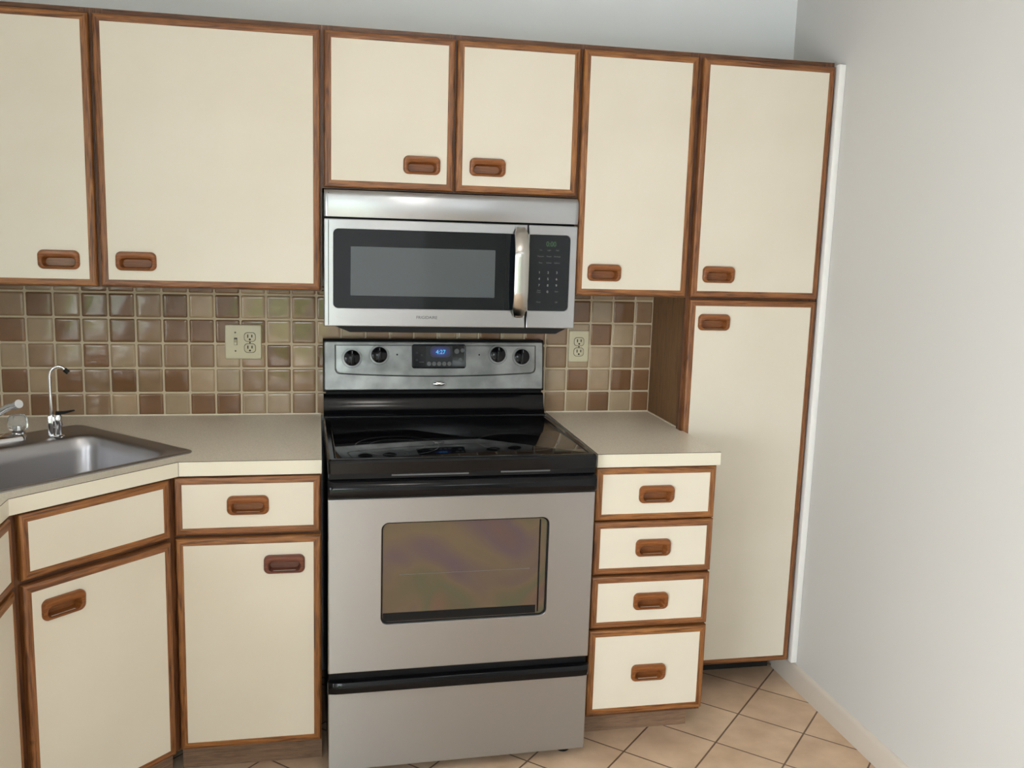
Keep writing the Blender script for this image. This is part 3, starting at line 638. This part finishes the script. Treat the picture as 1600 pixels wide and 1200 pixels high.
b = MB(); b.box(0.5375, 0.5383, MF+0.0027, MF+0.0034, 0.055, 0.281); b.build('glass_line', BLACKM, door)
text('FRIGIDAIRE', 0.0125, PRINTK, 'brand_lettering', door, (0.3005, MF-0.0002, 0.0285), 0.0002, 1.0)
hb = MB(); loops = []
for k in range(25):
    f_ = k/24; z = 0.0335+0.2700*f_; a = 4*f_*(1-f_); y = MF-0.008-0.034*min(1, a*1.25)**0.7; e_ = min(f_, 1-f_)
    hw = 0.0125+0.0085*min(1, e_/0.07); th = 0.0055
    cx = 0.5775
    loops.append([(cx-hw, y+th, z), (cx-hw, y-0.001, z), (cx-hw*0.55, y-th, z), (cx+hw*0.55, y-th, z), (cx+hw, y-0.001, z), (cx+hw, y+th, z)])
hb.loft(loops, True, True, grain=2); hb.box(0.567, 0.588, MF-0.018, MF+0.004, 0.036, 0.060, 0.002); hb.box(0.567, 0.588, MF-0.018, MF+0.004, 0.278, 0.300, 0.002)
hb.build('handle', HANDLEST, door)
pan = steel_panel(SP+0.0014, W, 0.0, zs_-0.002, MF, (SP+0.0022, 0.7345, 0.0535, 0.2830, 0.014, (1, 0, 0, 1)), 'control_panel', STEELW)
b = MB(); pc = (SP+0.0022+0.7345)/2; b.loft([XZ(rr(pc, 0.16825, (0.7345-SP-0.0022)/2, 0.11475, 0.014, corners=(1, 0, 0, 1)), y) for y in (MF+0.009, MF+0.0035)], False, True); b.build('keypad', PANELB, pan)
ky = MF+0.0032
text('0:00', 0.0215, GREEN, 'clock_digits', pan, (0.6760, ky, 0.2555), 0.0002, 0.85)
keys = [['1', '2', '3'], ['4', '5', '6'], ['7', '8', '9'], ['', '0', '']]
for r_, row in enumerate(keys):
    for c_, ch in enumerate(row):
        if ch: text(ch, 0.0098, PRINT, 'key_digit', pan, (0.6420+0.0272*c_, ky, 0.1700-0.0195*r_), 0.0002)
for r_, (zz, ws) in enumerate(((0.2375, ('Fan', 'Light', 'Melt')), (0.2190, ('Popcorn', 'Potato', 'Beverage')), (0.1995, ('Pizza', 'Reheat', 'Defrost')))):
    for c_, s_ in enumerate(ws): text(s_, 0.0056, PRINTD, 'key_label', pan, (0.6445+0.0258*c_, ky, zz), 0.0002)
for x_, z_, s_ in ((0.6420, 0.1130, 'Stop\nClear'), (0.6975, 0.1130, 'Start'), (0.6420, 0.0800, 'Timer'), (0.6975, 0.0800, 'Off')): text(s_, 0.0058, PRINTD, 'key_label', pan, (x_, ky, z_), 0.0002)

# ------------------------------------------------------------------ range
RT = R(1.0)
t = thing('electric_range', 'stainless and black freestanding electric range with smooth glass cooktop', 'stove', (-0.0075, 0, 0), RT); W = 0.7465; RF = -0.686
b = MB(); b.box(0.002, W-0.002, RF+0.028, -0.065, 0.035, 0.884, 0.002); b.build('oven_body', BLACK, t)
# cooktop: black rim with raised border and glass
b = MB(); zt_ = 0.9225
lv = [XY(rr(W/2, (RF-0.006-0.105)/2, W/2+0.0, (0.585+0.0)/2, 0.012, 6), 0)]
cy_ = (RF-0.004+-0.112)/2; hy = abs(RF-0.004+0.112)/2
def ck(ins, r_, z): return XY(rr(W/2, cy_, W/2-ins, hy-ins, r_, 6), z)
b.loft([ck(0.001, 0.010, 0.884), ck(0, 0.010, 0.914), ck(0.002, 0.010, 0.920), ck(0.007, 0.009, zt_), ck(0.018, 0.008, zt_), ck(0.022, 0.006, zt_-0.0025)], True, True)
b.build('cooktop_frame', BLACK, t, ang=16)
b = MB(); b.loft([ck(0.0225, 0.006, zt_-0.0024), ck(0.0225, 0.006, zt_-0.0014), ck(0.0235, 0.006, zt_-0.0010)], False, True); gl = b.build('cooktop_glass', GLASSTOP, t)
def ring_(x, y, r0, w_=0.0014):
    b = MB(); n = 72; lo_ = [[(x+r*math.cos(k*2*math.pi/n), y+r*math.sin(k*2*math.pi/n), zt_-0.0008) for k in range(n)] for r in (r0, r0+w_)]
    b.loft(lo_, False, False); b.build('burner_ring', RING, gl, recalc=False, smooth=False)
for x, y, r0 in ((0.200, -0.525, 0.118), (0.200, -0.525, 0.078), (0.555, -0.510, 0.118), (0.200, -0.250, 0.078), (0.555, -0.250, 0.090)): ring_(x, y, r0)
# apron slot + door handle band
b = MB(); b.box(0.004, W-0.004, RF+0.004, RF+0.03, 0.868, 0.884); b.build('vent_slot', BLACKM, t)
b = MB(); b.box(0.17, 0.38, RF+0.0015, RF+0.005, 0.8745, 0.8785); b.box(0.47, 0.61, RF+0.0015, RF+0.005, 0.8765, 0.880); b.build('vent_louvre', BTN, t)
# riser between cooktop and control console
b = MB(); pf = [(-0.062, 0.905), (-0.118, 0.9235), (-0.1175, 0.9270), (-0.104, 0.9285), (-0.100, 0.9320), (-0.093, 0.9420), (-0.084, 0.9600), (-0.079, 0.9860), (-0.074, 0.9905), (-0.062, 0.9920)]
b.loft([[(x, y, z) for y, z in pf] for x in (0.004, W-0.004)], True, True); b.build('rear_riser', BLACK, t)
b = MB(); b.box(0.012, W-0.008, -0.064, -0.03, 0.90, 1.01); b.build('riser_back', BLACKM, t)
# console
b = MB()
CB, CTp = 1.0005, 1.1710
def cyz(z): return -0.074+0.022*(z-CB)/(CTp-CB)      # slightly leaning front
pf = [(-0.024, CB), (cyz(CB)+0.003, CB), (cyz(CB), CB+0.004), (cyz(CTp)-0.0, CTp-0.006), (cyz(CTp)+0.004, CTp), (-0.024, CTp)]
b.loft([[(x, y, z) for y, z in pf] for x in (0.003, W-0.003)], True, True); b.build('console_shell', BLACKM, t)
TH = math.atan2(0.022, CTp-CB)
con = bpy.data.objects.new('control_console', None)
cme = MB(); cw, ch = W-0.012, CTp-CB-0.010
# console face in its own plane: local x right, z up the face, y out of the face
cx_, cz_ = cw/2, ch/2
cme.loft([XZ(rr(cx_, cz_, cw/2, ch/2, 0.006), 0.0), XZ(rr(cx_, cz_, cw/2, ch/2, 0.006), -0.0025), XZ(rr(cx_, cz_, cw/2-0.003, ch/2-0.003, 0.005), -0.0048)], False, True)
con = cme.build('control_console', STEELD, t, (0.006, cyz(CB)-0.0005, CB+0.005), rot=(-TH, 0, 0), ang=14)
bpy.data.objects.remove(bpy.data.objects['control_console']) if bpy.data.objects['control_console'].data is None else None
# raised inner panel with bowed lower edge
def inner(ins):
    x0_, x1_ = 0.0335+ins, 0.7085-ins; out = []; zt2 = ch-0.012-ins*0.3
    nb = 140
    for k in range(nb+1):
        f_ = k/nb; x = x0_+(x1_-x0_)*f_; e_ = min(f_, 1-f_); z = 0.0535-0.0105*(1-(2*f_-1)**2)+ins
        if e_ < 0.028: z += 0.014*(1-math.sqrt(max(0, 1-(1-e_/0.028)**2)))
        out.append((x, z))
    out += [(x1_, zt2), (x0_, zt2)]
    return out
b = MB(); b.loft([XZ(inner(0), -0.0044), XZ(inner(0.0015), -0.0070), XZ(inner(0.0045), -0.0090), XZ(inner(0.0075), -0.0094)], False, True); b.build('raised_panel', STEELD, con, ang=12)
FY = -0.0095
def knob(x, z, tilt=0):
    k_ = MB(); k_.lathe([(0.0305, 0.0), (0.0300, 0.0012), (0.0262, 0.0014)], (0, 0, 0), 'y', 40); kb = k_.build('knob', STEELD, con, (x, FY+0.0006, z)); 
    b = MB(); b.lathe([(0.0258, 0.0), (0.0262, 0.0050), (0.0250, 0.0085), (0.0225, 0.0100)], (0, 0, 0), 'y', 40)
    b.box(-0.0058, 0.0058, -0.0215, -0.0080, -0.0235, 0.0235, 0.0025, grain=2); b.build('knob_grip', BLACK, kb, (0, -0.001, 0), rot=(0, tilt, 0))
    b = MB(); b.box(-0.0009, 0.0009, -0.0222, -0.0212, 0.014, 0.0225); b.build('knob_pointer', PRINT, kb, (0, -0.0010, 0), rot=(0, tilt, 0))
    b = MB(); n = 40
    a0_, a1_ = R(-250), R(40); lo_ = [[(r*math.cos(a0_+(a1_-a0_)*k/n), -0.0005, r*math.sin(a0_+(a1_-a0_)*k/n)) for k in range(n+1)] for r in (0.0315, 0.0330)]
    b.loft(lo_, False, False, closed=False); b.build('dial_mark', PRINTK, kb, (0, 0.0, 0), smooth=False, recalc=False)
zc = lambda z: (z-CB-0.005)/math.cos(TH)
for x, z in ((0.0884, 1.1105), (0.1769, 1.1205), (0.5745, 1.1225), (0.6580, 1.1150)): knob(x+0.0005, zc(z))
for x in (0.2362, 0.5115):
    MB().lathe([(0.0052, 0), (0.0052, 0.0004)], (0, 0, 0), 'y', 16).build('indicator_ring', PRINT, con, (x, FY, zc(1.1215)))
    MB().lathe([(0.0030, 0), (0.0030, 0.0010)], (0, 0, 0), 'y', 16).build('indicator_lamp', SLOT, con, (x, FY, zc(1.1215)))
dx0, dx1, dz0, dz1 = 0.2845, 0.4655, zc(1.0760), zc(1.1560); dcx, dcz = (dx0+dx1)/2, (dz0+dz1)/2
b = MB(); b.loft([XZ(rr(dcx, dcz, 0.0905, 0.0398, 0.008), FY), XZ(rr(dcx, dcz, 0.0905, 0.0398, 0.008), FY-0.0030), XZ(rr(dcx, dcz, 0.0885, 0.0378, 0.007), FY-0.0040), XZ(rr(dcx, dcz, 0.0865, 0.0358, 0.006), FY-0.0030)], False, True); dp = b.build('display_panel', PANELB, con)
b = MB(); b.loft([XZ(rr(dcx+0.0005, dcz+0.0010, 0.0445, 0.0335, 0.002), FY-0.0028), XZ(rr(dcx+0.0005, dcz+0.0010, 0.0445, 0.0335, 0.002), FY-0.0034)], False, True); b.build('display_field', DISPG, dp)
b = MB(); b.loft([XZ(rr(dcx+0.0045, dcz+0.0150, 0.034, 0.0185, 0.012), FY-0.0035), XZ(rr(dcx+0.0045, dcz+0.0150, 0.034, 0.0185, 0.012), FY-0.0037)], False, True); b.build('display_screen', BLUE, dp)
text('4:27', 0.0200, CYAN, 'clock_digits', dp, (dcx+0.0055, FY-0.0040, dcz+0.0140), 0.0002, 0.95)
for k in range(5): MB().lathe([(0.0072, 0), (0.0068, 0.0008)], (0, 0, 0), 'y', 20).build('button', BTN, dp, (dcx-0.0335+0.0170*k, FY-0.0033, dcz-0.0245))
for x, z, r_ in ((dcx+0.060, dcz+0.017, 0.0085), (dcx+0.079, dcz+0.020, 0.0070), (dcx+0.072, dcz-0.012, 0.0070), (dcx-0.058, dcz+0.004, 0.0045), (dcx-0.074, dcz+0.012, 0.0045), (dcx-0.074, dcz-0.012, 0.0045)):
    MB().lathe([(r_, 0), (r_*0.94, 0.0006)], (0, 0, 0), 'y', 20).build('button', DISPG if r_ < 0.005 else BTN, dp, (x, FY-0.0030, z))
b = MB(); b.box(-0.008, 0.008, -0.0003, 0.0003, -0.0006, 0.0006); b.build('printed_mark', PRINTD, dp, (dcx-0.058, FY-0.0033, dcz-0.019))
# oval chrome badge with a small dark swirl
b = MB(); n = 40; lo_ = []
for f_, h_ in ((1, 0), (1, 0.0015), (0.9, 0.0030), (0.6, 0.0040), (0.2, 0.0044)): lo_.append([(0.0205*f_*math.cos(k*2*math.pi/n), -h_, 0.0080*f_*math.sin(k*2*math.pi/n)) for k in range(n)])
b.loft(lo_, False, True); bd = b.build('badge', CHROME, con, (0.3765, -0.0048, zc(1.0250)))
b = MB(); b.tube([(-0.017+0.034*k/20, -0.0046, 0.0035*math.sin(k*0.55)*(1-k/26)) for k in range(21)], 0.0006, 6); b.build('badge_swirl', PRINTK, bd)
b = MB(); n = 48; lo_ = [[(a*math.cos(k*2*math.pi/n), -0.0002, c_*math.sin(k*2*math.pi/n)) for k in range(n)] for a, c_ in ((0.0240, 0.0110), (0.0248, 0.0117))]
b.loft(lo_, False, False); b.build('badge_outline', PRINTK, bd, smooth=False, recalc=False)
# oven door
dz0, dz1 = 0.3190, 0.8135
t_keep = t
def range_panel(x0, x1, z0, z1, y0, holep, name, m, depth):
    global t
    return steel_panel(x0, x1, z0, z1, y0, holep, name, m, depth)
wx0, wx1, wz0, wz1 = 0.1440, 0.6130, 0.4530, 0.7440
door = range_panel(0.0015, W-0.0015, dz0, dz1, RF, (wx0, wx1, wz0, wz1, 0.020, (1, 1, 1, 1)), 'oven_door', STEEL, 0.026)
b = MB(); c_ = ((wx0+wx1)/2, (wz0+wz1)/2, (wx1-wx0)/2, (wz1-wz0)/2)
b.loft([XZ(rr(*c_, 0.020), RF+0.0080), XZ(rr(c_[0], c_[1], c_[2]-0.0045, c_[3]-0.0045, 0.016), RF+0.0085)], False, False); b.build('window_gasket', BLACKM, door)
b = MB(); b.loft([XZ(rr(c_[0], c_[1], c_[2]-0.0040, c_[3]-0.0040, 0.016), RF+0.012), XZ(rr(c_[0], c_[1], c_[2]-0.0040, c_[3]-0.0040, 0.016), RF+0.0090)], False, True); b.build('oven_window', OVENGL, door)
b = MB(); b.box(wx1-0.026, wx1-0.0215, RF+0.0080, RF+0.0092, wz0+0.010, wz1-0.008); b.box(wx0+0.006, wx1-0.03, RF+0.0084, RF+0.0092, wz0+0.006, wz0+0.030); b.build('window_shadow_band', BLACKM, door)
b = MB(); b.box(wx0+0.05, wx1-0.05, RF+0.0085, RF+0.0092, 0.5920, 0.5932); b.build('oven_rack_bar', BTN, door)
b = MB(); pf = [(RF+0.024, 0.815), (RF+0.000, 0.815), (RF-0.010, 0.8185), (RF-0.015, 0.826), (RF-0.0165, 0.838), (RF-0.015, 0.850), (RF-0.009, 0.860), (RF-0.001, 0.8655), (RF+0.024, 0.867)]
b.loft([[(x, min(y+dy, RF+0.024), z) for y, z in pf] for x, dy in ((0.001, 0.006), (0.006, 0.001), (0.02, 0), (W*0.5, -0.003), (W-0.02, 0), (W-0.006, 0.001), (W-0.001, 0.006))], True, True); b.build('door_handle', BLACK, door)
# storage drawer
b = MB(); b.box(0.006, W-0.006, RF+0.010, RF+0.032, 0.262, 0.3180); b.build('gap_filler', BLACKM, t)
dr = range_panel(0.0015, W-0.0015, 0.030, 0.2640, RF, None, 'storage_drawer', STEEL, 0.026)
b = MB(); loops = []; pf = [(0.010, 0.298), (-0.004, 0.300), (-0.014, 0.297), (-0.0185, 0.288), (-0.0190, 0.276), (-0.0150, 0.266), (-0.004, 0.261), (0.010, 0.261)]
for x, s_ in ((-0.0005, 0.2), (0.003, 0.55), (0.010, 0.8), (0.022, 0.96), (0.04, 1.0), (W-0.04, 1.0), (W-0.022, 0.96), (W-0.010, 0.8), (W-0.003, 0.55), (W+0.0005, 0.2)):
    loops.append([(x, RF+(y*s_ if y < 0 else y), z) for y, z in pf])
b.loft(loops, True, True); b.build('drawer_handle', BLACK, dr)
for x, y in ((0.05, RF+0.06), (W-0.05, RF+0.06), (0.05, -0.12), (W-0.05, -0.12)):
    b = MB(); b.lathe([(0.020, 0), (0.020, 0.012), (0.010, 0.014), (0.010, 0.036)], (x, y, 0), n=20); b.build('levelling_foot', BLACKM, t)
